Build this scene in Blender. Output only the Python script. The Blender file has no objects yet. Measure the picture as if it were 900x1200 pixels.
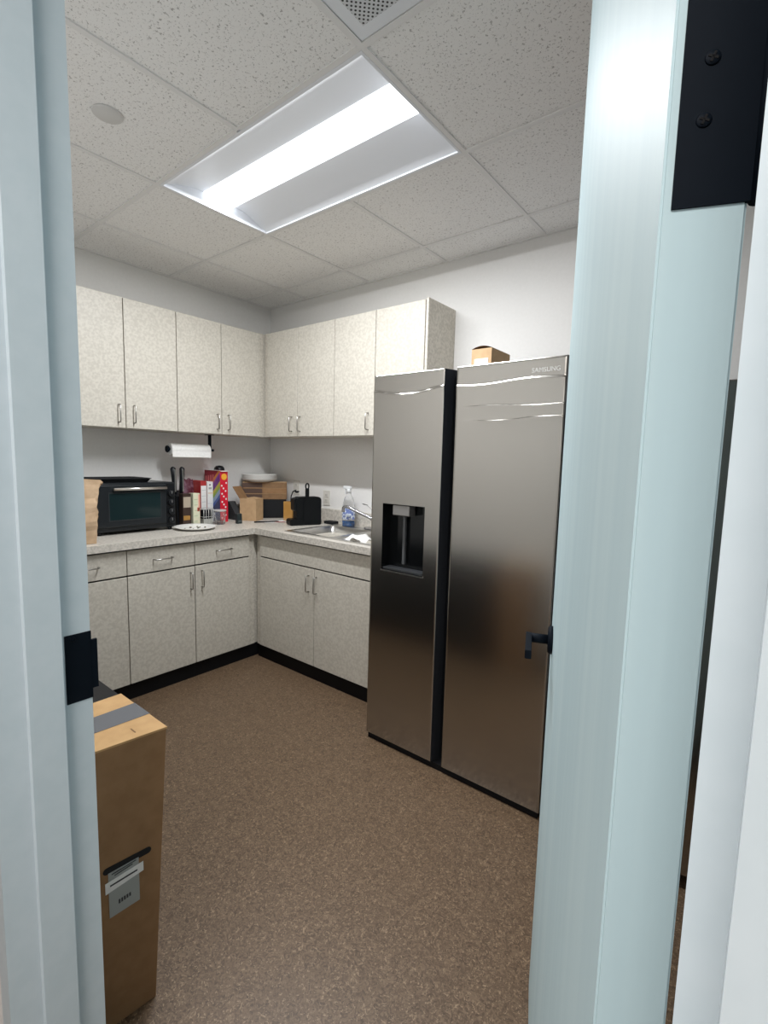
import bpy, bmesh, math, random
from mathutils import Vector, Matrix
random.seed(7)
S = bpy.context.scene
COL = S.collection
R = math.radians

# ------------------------------------------------------------------ camera
CAM = Vector((3.3333, -2.6303, 1.3966))
cam = bpy.data.cameras.new('camera'); cam_o = bpy.data.objects.new('camera', cam); COL.objects.link(cam_o)
yaw, pitch, roll, FPX = 0.6718, -0.1074, 0.0259, 569.1
fwd = Vector((-math.sin(yaw)*math.cos(pitch), math.cos(yaw)*math.cos(pitch), math.sin(pitch)))
r0 = Vector((math.cos(yaw), math.sin(yaw), 0)); u0 = r0.cross(fwd)
rt = math.cos(roll)*r0 + math.sin(roll)*u0
up = -math.sin(roll)*r0 + math.cos(roll)*u0
M = Matrix((rt, up, -fwd)).transposed().to_4x4(); M.translation = CAM
cam_o.matrix_world = M
cam.sensor_fit = 'VERTICAL'; cam.sensor_height = 36; cam.lens = FPX/1200*36
cam.clip_start = 0.02
S.camera = cam_o

# ------------------------------------------------------------------ world, view, lights
w = bpy.data.worlds.new('world'); S.world = w; w.use_nodes = True
w.node_tree.nodes['Background'].inputs[0].default_value = (0.75, 0.85, 1, 1)
w.node_tree.nodes['Background'].inputs[1].default_value = 0.15
S.view_settings.view_transform = 'Standard'; S.view_settings.look = 'None'
S.view_settings.gamma = 1; S.view_settings.exposure = 0.0
S.view_settings.use_curve_mapping = False
ROOM_LIGHT = 44.0      # power of the ceiling fixture's lamp
DIFF_GLOW = 2.6        # glow of its diffuser
HALL_LIGHT = 41.0
def area(name, loc, sx, sy, power, colr, rot=(0, 0, 0)):
    l = bpy.data.lights.new(name, 'AREA'); l.shape = 'RECTANGLE'; l.size = sx; l.size_y = sy
    l.energy = power; l.color = colr
    o = bpy.data.objects.new(name, l); o.location = loc; o.rotation_euler = rot; COL.objects.link(o)
    return o
area('corridor_ceiling_lamp', (3.15, -3.55, 2.57), 1.2, 0.6, HALL_LIGHT, (1.0, 0.955, 0.915))

# ------------------------------------------------------------------ materials
def mat(name, col=(.8, .8, .8), rough=.5, metal=0, emit=None, spec=.5, trans=0, alpha=1, coat=0, ior=1.45):
    m = bpy.data.materials.new(name); m.use_nodes = True
    b = m.node_tree.nodes['Principled BSDF']
    b.inputs['Base Color'].default_value = (*col, 1); b.inputs['Roughness'].default_value = rough
    b.inputs['Metallic'].default_value = metal; b.inputs['Specular IOR Level'].default_value = spec
    b.inputs['Transmission Weight'].default_value = trans; b.inputs['Alpha'].default_value = alpha
    b.inputs['Coat Weight'].default_value = coat; b.inputs['IOR'].default_value = ior
    if emit:
        b.inputs['Emission Color'].default_value = (*emit[0], 1); b.inputs['Emission Strength'].default_value = emit[1]
    return m
def nodes(m): return m.node_tree.nodes, m.node_tree.links, m.node_tree.nodes['Principled BSDF']
def noise(m, scale, detail=2, dist=0, rough=.5, vec=None, stretch=None, coord='Object'):
    N, L, b = nodes(m)
    tc = N.new('ShaderNodeTexCoord'); t = N.new('ShaderNodeTexNoise')
    t.inputs['Scale'].default_value = scale; t.inputs['Detail'].default_value = detail
    t.inputs['Distortion'].default_value = dist; t.inputs['Roughness'].default_value = rough
    if stretch:
        mp = N.new('ShaderNodeMapping'); mp.inputs['Scale'].default_value = stretch
        L.new(tc.outputs[coord], mp.inputs[0]); L.new(mp.outputs[0], t.inputs['Vector'])
    else: L.new(tc.outputs[coord], t.inputs['Vector'])
    return t
def ramp(m, src, stops):
    N, L, b = nodes(m); r = N.new('ShaderNodeValToRGB'); e = r.color_ramp.elements
    while len(e) < len(stops): e.new(.5)
    for k, (p, c) in zip(e, stops):
        k.position = p; k.color = (*c, 1) if not isinstance(c, (int, float)) else (c, c, c, 1)
    L.new(src, r.inputs[0]); return r
def bump(m, src, strength=.2, dist=.002):
    N, L, b = nodes(m); bp = N.new('ShaderNodeBump'); bp.inputs['Strength'].default_value = strength
    bp.inputs['Distance'].default_value = dist; L.new(src, bp.inputs['Height']); L.new(bp.outputs[0], b.inputs['Normal'])
def mixcol(m, fac, a, bcol):
    N, L, b = nodes(m); x = N.new('ShaderNodeMix'); x.data_type = 'RGBA'
    L.new(fac, x.inputs['Factor'])
    for s, v in ((6, a), (7, bcol)):
        if isinstance(v, tuple): x.inputs[s].default_value = (*v, 1)
        else: L.new(v, x.inputs[s])
    return x.outputs[2]
def noisy(name, c1, c2, scale, rough=.5, detail=3, dist=0, lo=.35, hi=.65, bmp=0, **k):
    m = mat(name, c1, rough, **k); N, L, b = nodes(m)
    t = noise(m, scale, detail, dist); r = ramp(m, t.outputs[0], [(lo, c1), (hi, c2)])
    L.new(r.outputs[0], b.inputs['Base Color'])
    if bmp: bump(m, t.outputs[0], bmp)
    return m

WALL = noisy('wall_paint', (.78, .77, .75), (.80, .79, .77), 60, .85, bmp=.05)
CORR = mat('corridor_paint', (.75, .75, .75), .8)
LAM = noisy('cabinet_laminate', (.52, .487, .425), (.61, .577, .508), 72, .45, detail=2, lo=.38, hi=.62)
LAMSIDE = noisy('cabinet_side_laminate', (.51, .475, .41), (.64, .60, .525), 72, .5, detail=2, lo=.38, hi=.62)
TOP = noisy('worktop_laminate', (.50, .47, .42), (.66, .62, .56), 70, .35, detail=3, lo=.38, hi=.62)
GAP = mat('dark_gap', (.03, .028, .025), .8)
KICK = mat('black_rubber', (.005, .005, .006), .6, spec=.2)
CHROME = mat('brushed_nickel', (.42, .41, .39), .3, 1)
STEEL2 = mat('sink_steel', (.62, .61, .59), .28, 1)
BLACK = mat('black_plastic', (.007, .008, .010), .4, spec=.3)
BLACKM = mat('black_matte', (.010, .011, .013), .6, spec=.3)
BLACKMETAL = mat('black_oxide_metal', (.003, .006, .011), .6, 0, spec=.12)
WHITE = mat('white_ceramic', (.82, .81, .78), .3)
PAPER = noisy('white_paper', (.80, .79, .77), (.86, .85, .83), 80, .8)
FRAME = noisy('frame_paint', (.60, .69, .74), (.63, .715, .765), 30, .3, bmp=.03)
GRIDM = mat('grid_metal', (.80, .79, .78), .5)
CLEAR = mat('clear_plastic', (.95, .96, .97), .08, 0, trans=.95, ior=1.2)

DOORP = mat('door_paint', (.56, .66, .675), .50, spec=.2)
N, L, b = nodes(DOORP)
t = noise(DOORP, 3, 4, 0, .6, stretch=(6, 6, .15)); r = ramp(DOORP, t.outputs[0], [(.3, (.49, .635, .68)), (.7, (.55, .69, .725))])
L.new(r.outputs[0], b.inputs['Base Color']); bump(DOORP, t.outputs[0], .12, .002)

KRAFT = noisy('kraft_cardboard', (.27, .148, .068), (.31, .175, .083), 25, .75, bmp=.04)
KRAFT2 = noisy('light_kraft', (.50, .33, .18), (.56, .375, .21), 30, .75)
KRAFT3 = noisy('brown_kraft', (.22, .125, .06), (.27, .155, .075), 40, .7)
BAGM = noisy('paper_bag_kraft', (.45, .31, .19), (.56, .40, .26), 18, .8, bmp=.2)

# floor: brown sheet with curly pale strands
FLOOR = mat('speckled_floor', (.12, .09, .06), .42)
N, L, b = nodes(FLOOR)
t1 = noise(FLOOR, 58, 3, 2.2, .6)
base = ramp(FLOOR, t1.outputs[0], [(.33, (.066, .041, .024)), (.5, (.120, .077, .046)), (.68, (.172, .115, .071))])
t2 = noise(FLOOR, 45, 1, 2.6, .4)
s2 = ramp(FLOOR, t2.outputs[0], [(.44, 0), (.485, 1), (.515, 1), (.56, 0)])
t3 = noise(FLOOR, 95, 1, 1.2, .4)
s3 = ramp(FLOOR, t3.outputs[0], [(.50, 0), (.60, .75)])
mu = N.new('ShaderNodeMath'); mu.operation = 'MULTIPLY'; L.new(s2.outputs[0], mu.inputs[0]); L.new(s3.outputs[0], mu.inputs[1])
L.new(mixcol(FLOOR, mu.outputs[0], base.outputs[0], (.33, .235, .15)), b.inputs['Base Color'])

# ceiling tile: off-white with dark fissures and pinholes
TILE = mat('acoustic_tile', (.7, .69, .67), .95)
N, L, b = nodes(TILE)
ta = noise(TILE, 120, 2, .8, .6)
fa = ramp(TILE, ta.outputs[0], [(.33, 1), (.40, 0)])
tb = noise(TILE, 170, 1, .3, .5)
fb = ramp(TILE, tb.outputs[0], [(.27, .8), (.33, 0)])
mx = N.new('ShaderNodeMath'); mx.operation = 'MAXIMUM'; L.new(fa.outputs[0], mx.inputs[0]); L.new(fb.outputs[0], mx.inputs[1])
L.new(mixcol(TILE, mx.outputs[0], (.90, .89, .875), (.45, .435, .42)), b.inputs['Base Color'])

# brushed stainless
STEEL = mat('brushed_stainless', (.44, .42, .39), .30, 1)
N, L, b = nodes(STEEL)
t = noise(STEEL, 40, 3, 0, .6, stretch=(.25, 1, 40))
rr = ramp(STEEL, t.outputs[0], [(.2, .17), (.8, .23)])
L.new(rr.outputs[0], b.inputs['Roughness'])
DARKSTEEL = mat('dark_door_side', (.05, .055, .065), .4, .6)

# ------------------------------------------------------------------ mesh helpers
def setprops(o, label=None, cat=None, group=None, kind=None):
    for k, v in (('label', label), ('category', cat), ('group', group), ('kind', kind)):
        if v: o[k] = v
    return o
class MB:
    def __init__(s): s.bm = bmesh.new()
    def box(s, x0, x1, y0, y1, z0, z1, mi=0, bev=0, seg=2, mtx=None):
        x0, x1 = min(x0, x1), max(x0, x1); y0, y1 = min(y0, y1), max(y0, y1); z0, z1 = min(z0, z1), max(z0, z1)
        g = bmesh.ops.create_cube(s.bm, size=1)
        vs = g['verts']
        for v in vs: v.co = Vector(((x0+x1)/2+v.co.x*(x1-x0), (y0+y1)/2+v.co.y*(y1-y0), (z0+z1)/2+v.co.z*(z1-z0)))
        fs = set(f for v in vs for f in v.link_faces)
        for f in fs: f.material_index = mi
        if bev:
            es = list(set(e for v in vs for e in v.link_edges))
            bmesh.ops.bevel(s.bm, geom=es, offset=bev, segments=seg, profile=.5, affect='EDGES')
            vs = None
        if mtx is not None and vs is not None:
            for v in vs: v.co = mtx @ v.co
        return s
    def prism(s, pts, z0, z1, mi=0, axis='z', cap=True):
        # pts 2-D outline extruded along an axis
        def P(p, h):
            return {'z': Vector((p[0], p[1], h)), 'x': Vector((h, p[0], p[1])), 'y': Vector((p[0], h, p[1]))}[axis]
        a = [s.bm.verts.new(P(p, z0)) for p in pts]; c = [s.bm.verts.new(P(p, z1)) for p in pts]
        n = len(pts); fs = []
        for i in range(n): fs.append(s.bm.faces.new((a[i], a[(i+1) % n], c[(i+1) % n], c[i])))
        if cap: fs.append(s.bm.faces.new(a[::-1])); fs.append(s.bm.faces.new(c))
        for f in fs: f.material_index = mi
        return s
    def lathe(s, prof, c=(0, 0, 0), n=32, axis='z', mi=0, sy=1):
        rings = []
        for r_, h in prof:
            ring = []
            for i in range(n):
                a = 2*math.pi*i/n; x, y = r_*math.cos(a), r_*math.sin(a)*sy
                p = {'z': (x, y, h), 'y': (x, h, y), 'x': (h, x, y)}[axis]
                ring.append(s.bm.verts.new(Vector(c)+Vector(p)))
            rings.append(ring)
        for A, B in zip(rings, rings[1:]):
            for i in range(n):
                f = s.bm.faces.new((A[i], A[(i+1) % n], B[(i+1) % n], B[i])); f.material_index = mi; f.smooth = True
        for ring in (rings[0], rings[-1]):
            f = s.bm.faces.new(ring); f.material_index = mi
        return s
    def tube(s, pts, r_, n=12, mi=0, closed=False):
        pts = [Vector(p) for p in pts]; rings = []
        rad = r_ if isinstance(r_, (list, tuple)) else [r_]*len(pts)
        prev = None
        for i, p in enumerate(pts):
            d = (pts[min(i+1, len(pts)-1)]-pts[max(i-1, 0)]).normalized()
            if prev is None:
                prev = d.orthogonal().normalized()
            prev = (prev-d*prev.dot(d)).normalized(); q = d.cross(prev)
            rings.append([s.bm.verts.new(p+rad[i]*(prev*math.cos(2*math.pi*k/n)+q*math.sin(2*math.pi*k/n))) for k in range(n)])
        for A, B in zip(rings, rings[1:]):
            for i in range(n):
                f = s.bm.faces.new((A[i], A[(i+1) % n], B[(i+1) % n], B[i])); f.smooth = True; f.material_index = mi
        for ring in (rings[0], rings[-1]):
            f = s.bm.faces.new(ring); f.material_index = mi
        return s
    def quad(s, pts, mi=0):
        f = s.bm.faces.new([s.bm.verts.new(Vector(p)) for p in pts]); f.material_index = mi; return s
    def grid(s, f, us, vs, mi=0, smooth=True, skip=None):
        V = [[s.bm.verts.new(Vector(f(u, v))) for v in vs] for u in us]
        for i in range(len(us)-1):
            for j in range(len(vs)-1):
                if skip and skip((us[i]+us[i+1])/2, (vs[j]+vs[j+1])/2): continue
                q = s.bm.faces.new((V[i][j], V[i+1][j], V[i+1][j+1], V[i][j+1])); q.smooth = smooth; q.material_index = mi
        return s
    def xf(s, mtx):
        for v in s.bm.verts: v.co = mtx @ v.co
        return s
    def build(s, name, m, parent=None, kind=None, label=None, cat=None, group=None, smooth=False, origin=None):
        bmesh.ops.recalc_face_normals(s.bm, faces=s.bm.faces[:])
        me = bpy.data.meshes.new(name)
        org = Vector((0, 0, 0))
        if origin == 'base':
            xs = [v.co for v in s.bm.verts]
            org = Vector(((min(v.x for v in xs)+max(v.x for v in xs))/2, (min(v.y for v in xs)+max(v.y for v in xs))/2, min(v.z for v in xs)))
            for v in s.bm.verts: v.co -= org
        s.bm.to_mesh(me); s.bm.free()
        for mm in (m if isinstance(m, (list, tuple)) else [m]): me.materials.append(mm)
        if smooth:
            for p in me.polygons: p.use_smooth = True
        o = bpy.data.objects.new(name, me); COL.objects.link(o); o.location = org
        if parent is not None:
            o.parent = parent
        return setprops(o, label, cat, group, kind)
def empty(name, loc, label, cat, group=None, rz=0):
    o = bpy.data.objects.new(name, None); COL.objects.link(o); o.location = loc; o.rotation_euler[2] = rz
    o.empty_display_size = .1
    return setprops(o, label, cat, group)
def dup(o, loc):
    c = o.copy(); COL.objects.link(c); c.location = loc
    for ch in o.children:
        d = ch.copy(); COL.objects.link(d); d.parent = c
        for g in ch.children:
            e = g.copy(); COL.objects.link(e); e.parent = d
    return c
def text(name, body, size, m, mtx, parent, extrude=.0004):
    cu = bpy.data.curves.new(name, 'FONT'); cu.body = body; cu.size = size; cu.extrude = extrude
    cu.align_x = 'CENTER'; cu.align_y = 'CENTER'
    tmp = bpy.data.objects.new(name, cu); COL.objects.link(tmp)
    dg = bpy.context.evaluated_depsgraph_get(); dg.update()
    me = bpy.data.meshes.new_from_object(tmp.evaluated_get(dg))
    bpy.data.objects.remove(tmp)
    me.transform(mtx); me.materials.clear(); me.materials.append(m)
    o = bpy.data.objects.new(name, me); COL.objects.link(o); o.parent = parent
    return o
def rounded(x0, x1, y0, y1, r_, n=6):
    pts = []
    for cx, cy, a0 in ((x1-r_, y1-r_, 0), (x0+r_, y1-r_, 90), (x0+r_, y0+r_, 180), (x1-r_, y0+r_, 270)):
        for k in range(n+1):
            a = R(a0+90*k/n); pts.append((cx+r_*math.cos(a), cy+r_*math.sin(a)))
    return pts

# ------------------------------------------------------------------ room dimensions
HC = 2.60; W = 3.75; YF = -2.297; YB = -2.443
GX, GY, G = 1.0649, -0.8633, 0.6096
CT, CB, TK = .9145, .8742, .0939
UD, BD, UB, UT = .2963, .6057, 1.544, 2.2997
JL, JR = CAM.x-.930, CAM.x+.002      # rabbet faces of the door frame
# ------------------------------------------------------------------ shell
MB().box(-.2, 5.2, -4.4, .15, -.1, 0).build('floor', FLOOR, kind='structure')
MB().box(-.12, 0, -2.443, .12, 0, 2.75).build('wall_left', WALL, kind='structure')
MB().box(-.12, W+.12, 0, .12, 0, 2.75).build('wall_back', WALL, kind='structure')
MB().box(W, W+.12, -2.30, 0, 0, 2.75).build('wall_right', WALL, kind='structure')
FO = 2.565   # rough opening height
MB().box(0, JL-.03, YB+.012, YF-.012, 0, 2.75).box(JR+.03, 5.2, YB+.012, YF-.012, 0, 2.75).box(JL-.03, JR+.03, YB+.012, YF-.012, FO, 2.75)\
    .build('wall_front', WALL, kind='structure')
# corridor on the camera's side
MB().box(-.1, 5.2, -4.4, -4.3, 0, 2.75).build('wall_corridor', CORR, kind='structure')
MB().box(-.2, -.1, -4.4, YB, 0, 2.75).build('wall_corridor_end', CORR, kind='structure')
MB().box(5.2, 5.3, -4.4, YB, 0, 2.75).build('wall_corridor_far', CORR, kind='structure')
MB().box(-.2, 5.3, -4.4, YB+.012, 2.6, 2.7).build('ceiling_corridor', CORR, kind='structure')
# ceiling tiles of the room
xs = [0, GX-G, GX, GX+G, GX+2*G, GX+3*G, GX+4*G, W]
ys = [YF-.012, GY-2*G, GY-G, GY, GY+G, 0]
m = MB()
for i in range(len(xs)-1):
    for j in range(len(ys)-1):
        cx, cy = (xs[i]+xs[i+1])/2, (ys[j]+ys[j+1])/2
        if GX < cx < GX+2*G and GY-G < cy < GY: continue
        if GX+2*G < cx < GX+3*G and GY-2*G < cy < GY-G: continue
        m.box(xs[i]+.002, xs[i+1]-.002, ys[j]+.002, ys[j+1]-.002, HC, HC+.015)
m.build('ceiling', TILE, kind='structure')
MB().box(0, W, YF-.012, 0, 2.74, 2.76).build('ceiling_slab', WALL, kind='structure')
m = MB(); hw = .0105
for x in xs[1:-1]:
    for j in range(len(ys)-1):
        if abs(x-GX-G) < .01 and abs(ys[j]-(GY-G)) < .01: continue
        m.box(x-hw, x+hw, ys[j], ys[j+1], HC-.005, HC+.012)
for y in ys[1:-1]:
    for i in range(len(xs)-1):
        if y == GY-G/2: continue
        a, b_ = xs[i]+hw, xs[i+1]-hw
        m.box(a, b_, y-hw, y+hw, HC-.005, HC+.012)
m.box(0, .02, YF, 0, HC-.0062, HC+.013).box(.02, W, -.02, 0, HC-.0062, HC+.013).box(.02, W, YF-.01, YF+.01, HC-.0062, HC+.013)
m.build('trim_1', GRIDM, kind='structure')
MB().box(1.755+.95, W, -.010, 0, 0, .1).build('baseboard_back', KICK, kind='structure')
MB().box(0, JL-.06, YF-.012, YF-.002, 0, .1).build('baseboard_front', KICK, kind='structure')

# ------------------------------------------------------------------ door frame and door
def profile(sgn, jx):
    # metal frame profile in plan; sgn=+1 opens towards +x
    q = [(-.051, YB), (0, YB), (0, -2.397), (.0158, -2.397), (.0158, -2.346), (0, -2.346), (0, YF), (-.051, YF), (-.051, YF-.014), (-.028, YF-.014), (-.028, YB+.014), (-.051, YB+.014)]
    return [(jx+sgn*a, b) for a, b in q]
m = MB()
HEAD = 2.51
m.prism(profile(1, JL), 0, HEAD+.051); m.prism(profile(-1, JR), 0, HEAD+.051)
hp = [(YB, HEAD+.051), (YB, HEAD), (-2.397, HEAD), (-2.397, HEAD-.0158), (-2.346, HEAD-.0158), (-2.346, HEAD), (YF, HEAD), (YF, HEAD+.051)]
m.prism(hp, JL, JR, axis='x')
frame = m.build('trim_2', FRAME, kind='structure')
m = MB()
m.box(JL-.001, JL+.0016, -2.338, YF+.001, .955, 1.079)
m.box(JL-.004, JL+.0016, YF, YF+.0105, .972, 1.062)
sp = m.build('strike_plate', BLACKMETAL, frame, label='black strike plate')
MB().lathe([(.0045, 0), (.004, .0012), (.001, .0014)], (JL+.0016, -2.325, 1.07), 14, 'x').build('screw', BLACKMETAL, sp)

PHI = R(21.3)
TH = .0428
dmesh = MB(); LW = .905
dmesh.prism([(0, 0), (LW, 0), (LW, -TH), (0, -TH)], .012, 2.503)
bmesh.ops.bevel(dmesh.bm, geom=[e for e in dmesh.bm.edges if abs(e.verts[0].co.z-e.verts[1].co.z) > 1], offset=.0015, segments=2, affect='EDGES')
door = dmesh.build('door_1', DOORP, kind='structure')
door.location = (CAM.x-.0634, CAM.y+.325, 0); door.rotation_euler[2] = R(90)+PHI
# hinge leaf on the door's hinge edge (local x = 0)
def hinge(z0, z1):
    h = MB()
    pts = [(-.0055, z0), (-.0435, z0), (-.0435, z1), (-.0055, z1)]
    h.prism([(a, b_) for a, b_ in pts], -.0012, .002, axis='x')
    h.tube([(.001, -.0485, z0), (.001, -.0485, z1)], .0052, 14)
    hg = h.build('hinge', BLACKMETAL, door, label='black hinge leaf')
    for i, dz in enumerate((.0445, .0755)):
        sw = MB(); c = (-.0013, -.0195 + (.0017 if i == 0 else 0), z0+dz)
        sw.lathe([(.0040, 0), (.0036, -.0007), (.001, -.0009)], c, 18, 'x')
        for a in (.4, .4+math.pi/2):
            sw.box(-.0004, .0003, -.0026, .0026, -.0006, .0006, mi=1, mtx=Matrix.Translation((c[0]-.0008, c[1], c[2])) @ Matrix.Rotation(a, 4, 'X'))
        sw.build('screw', [BLACKMETAL, KICK], hg)
hinge(1.541, 1.668)
# lever handle near the free edge, on the face turned to the doorway (local +y)
hz, hx = .987, LW-.062
hm = MB()
hm.lathe([(.0325, 0), (.0325, .006), (.029, .010), (.012, .0105)], (hx, 0, hz), 32, 'y')
hnd = hm.build('door_handle', BLACKMETAL, door, label='black lever handle')
MB().lathe([(.011, .009), (.011, .052)], (hx, 0, hz), 20, 'y').build('neck', BLACKMETAL, hnd)
MB().box(hx-.112, hx+.011, .046, .060, hz-.010, hz+.010, bev=.002).build('grip', BLACKMETAL, hnd)
MB().box(LW-.002, LW+.0015, -TH+.008, -.008, hz-.03, hz+.03).build('latch_plate', BLACKMETAL, door)

# ------------------------------------------------------------------ ceiling fixtures
LX0, LX1, LY0, LY1 = GX, GX+2*G, GY-G, GY
lm = empty('ceiling_light', ((LX0+LX1)/2, (LY0+LY1)/2, HC), 'recessed rectangular ceiling light with long glowing centre diffuser', 'ceiling light')
PAN = mat('white_reflector', (.82, .84, .88), .5)
cy = (LY0+LY1)/2; dw = .085; zt = HC+.055
def L_(p): return (p[0]-(LX0+LX1)/2, p[1]-cy, p[2]-HC)
m = MB(); a, b_ = LX0+.013, LX1-.013; c, d = LY0+.013, LY1-.013
def slope(y0, y1):
    def f(u, v):
        t_ = v; return L_((u, y0+(y1-y0)*t_, HC-.003+(zt-HC)*math.sin(t_*math.pi/2)))
    m.grid(f, [a, b_], [k/10 for k in range(11)])
slope(c, cy-dw); slope(d, cy+dw)
m.quad([L_((a, c, HC+.075)), L_((b_, c, HC+.075)), L_((b_, d, HC+.075)), L_((a, d, HC+.075))])
m.build('reflector', PAN, lm)
for xx, s in ((a, 1), (b_, -1)):
    e = MB(); P = [(c, HC-.003)]
    P += [(c+(cy-dw-c)*k/10, HC-.003+(zt-HC)*math.sin(k/10*math.pi/2)) for k in range(1, 11)]
    P += [(d+(cy+dw-d)*k/10, HC-.003+(zt-HC)*math.sin(k/10*math.pi/2)) for k in range(10, -1, -1)]
    P = [L_((0, p[0], p[1]))[1:] for p in P]
    e.prism(P, xx-(LX0+LX1)/2, xx+s*.002-(LX0+LX1)/2, axis='x'); e.build('end_plate', PAN, lm)
m = MB()
for (x0, x1, y0, y1) in ((LX0+.008, LX1-.008, LY0+.008, LY0+.02), (LX0+.008, LX1-.008, LY1-.02, LY1-.008), (LX0+.008, LX0+.018, LY0+.02, LY1-.02), (LX1-.018, LX1-.008, LY0+.02, LY1-.02)):
    p, q = L_((x0, y0, HC-.006)), L_((x1, y1, HC)); m.box(p[0], q[0], p[1], q[1], p[2], q[2])
m.build('trim_frame', PAN, lm)
DIFF = mat('glowing_diffuser', (.9, .92, .95), .5, emit=((.90, .95, 1.0), DIFF_GLOW))
m = MB(); P = []
for k in range(15):
    t_ = math.pi*k/14; P.append((-math.cos(t_)*dw, zt-HC-.045*math.sin(t_)+.006))
m.prism(P, (a+.004)-(LX0+LX1)/2, (b_-.004)-(LX0+LX1)/2, axis='x')
m.build('diffuser', DIFF, lm)
al = area('lamp', (0, 0, zt-HC-.042), G*2-.09, .060, ROOM_LIGHT, (.96, .98, 1.0)); al.parent = lm

vt = empty('air_vent', (GX+2.5*G, GY-1.5*G, HC), 'square white perforated air vent in the ceiling beside the light', 'air vent')
PERF = mat('perforated_metal', (.7, .72, .75), .5)
N, L, b = nodes(PERF); tc = N.new('ShaderNodeTexCoord'); vo = N.new('ShaderNodeTexVoronoi'); vo.inputs['Scale'].default_value = 85; vo.inputs['Randomness'].default_value = 0
mp = N.new('ShaderNodeMapping'); mp.inputs['Rotation'].default_value = (0, 0, .785); L.new(tc.outputs['Object'], mp.inputs[0]); L.new(mp.outputs[0], vo.inputs[0])
r = ramp(PERF, vo.outputs['Distance'], [(.40, (.02, .02, .025)), (.47, (.66, .68, .70))]); L.new(r.outputs[0], b.inputs['Base Color'])
h = G/2-.013
MB().box(-h+.036, h-.036, -h+.036, h-.036, -.004, .002).build('perforated_panel', PERF, vt)
m = MB()
for (x0, x1, y0, y1) in ((-h, h, -h, -h+.036), (-h, h, h-.036, h), (-h, -h+.036, -h+.036, h-.036), (h-.036, h, -h+.036, h-.036)): m.box(x0, x1, y0, y1, -.003, .006)
m.build('border', PAN, vt)
TILEP = mat('cover_plate_white', (.66, .65, .635), .8)
MB().lathe([(.050, 0), (.050, -.004), (.046, -.007), (.001, -.0075)], (1.365, -1.80, HC), 40).build('sprinkler_cover', TILEP, label='round white sprinkler cover plate flush in a ceiling tile', cat='sprinkler cover', origin='base')

# ------------------------------------------------------------------ cabinets
def pull(length, axis, parent, c, out):
    """wire pull handle; c centre on the door face, out = unit outward"""
    h = length/2; o = Vector(out); ax = Vector(axis); c = Vector(c)
    pts = [c-ax*h, c-ax*h+o*.022, c-ax*(h-.006)+o*.029, c+ax*(h-.006)+o*.029, c+ax*h+o*.022, c+ax*h]
    MB().tube(pts, .0036, 10).build('handle', CHROME, parent)
def panel(name, parent, face, a0, a1, z0, z1, depth=.019, gap=.0024):
    """face: ('x', X) front at x = X looking +x, or ('y', Y) front at y = Y looking -y"""
    k, v = face; m = MB()
    if k == 'x': m.box(v-depth, v, a0+gap, a1-gap, z0+gap, z1-gap, bev=.0012, seg=1)
    else: m.box(a0+gap, a1-gap, v, v+depth, z0+gap, z1-gap, bev=.0012, seg=1)
    return m.build(name, LAM, parent)
X, Y, Z = (1, 0, 0), (0, 1, 0), (0, 0, 1)
def carcass(m, face, a0, a1, z0, z1, back=.002, sh=.021):
    k, v = face
    if k == 'x': m.box(back, v-sh, a0+.0005, a1-.0005, z0, z1)
    else: m.box(a0+.0005, a1-.0005, v+sh, -back, z0, z1)
def cab(name, label, group): return empty(name, (0, 0, 0), label, 'cabinet', group)
def upper(label, face, edges, handles, fill=None, ends=None):
    t_ = cab('wall_cabinet', label, 'wall cabinets around the corner')
    m = MB(); carcass(m, face, edges[0] if ends is None else ends[0], edges[-1] if ends is None else ends[1], UB, UT)
    m.build('body', LAMSIDE, t_)
    for i in range(len(edges)-1):
        d_ = panel('door', t_, face, edges[i], edges[i+1], UB-.002, UT-.004)
        hp = handles[i]
        c = (face[1], hp, 1.628) if face[0] == 'x' else (hp, face[1], 1.631)
        pull(.102, Z, d_, c, X if face[0] == 'x' else (0, -1, 0))
    if fill:
        m = MB()
        if face[0] == 'x': m.box(face[1]-.03, face[1]-.012, fill[0], fill[1], UB, UT)
        else: m.box(fill[0], fill[1], face[1]+.012, face[1]+.03, UB, UT)
        m.build('filler_strip', LAMSIDE, t_)
    return t_
FX, FYU = ('x', UD), ('y', -UD)
upper('mottled wall cabinet pair at far left, nearest the doorway', FX, [-1.624, -1.301, -.978], [-1.343, -1.256])
upper('mottled wall cabinet pair above the paper towel roll, up to the corner', FX, [-.978, -.6547, -.334], [-.693, -.607], fill=(-.334, -.297), ends=(-.978, -.01))
upper('mottled wall cabinet pair just right of the corner', FYU, [.334, .672, 1.03], [.616, .703], fill=(.297, .334), ends=(.28, 1.03))
ur = upper('mottled wall cabinet pair with exposed side panel behind the refrigerator', FYU, [1.03, 1.378, 1.738], [1.333, 1.425], ends=(1.03, 1.737))
MB().box(1.7395, 1.755, -UD+.004, -.001, UB, UT+.001).build('end_panel', LAMSIDE, ur)

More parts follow.
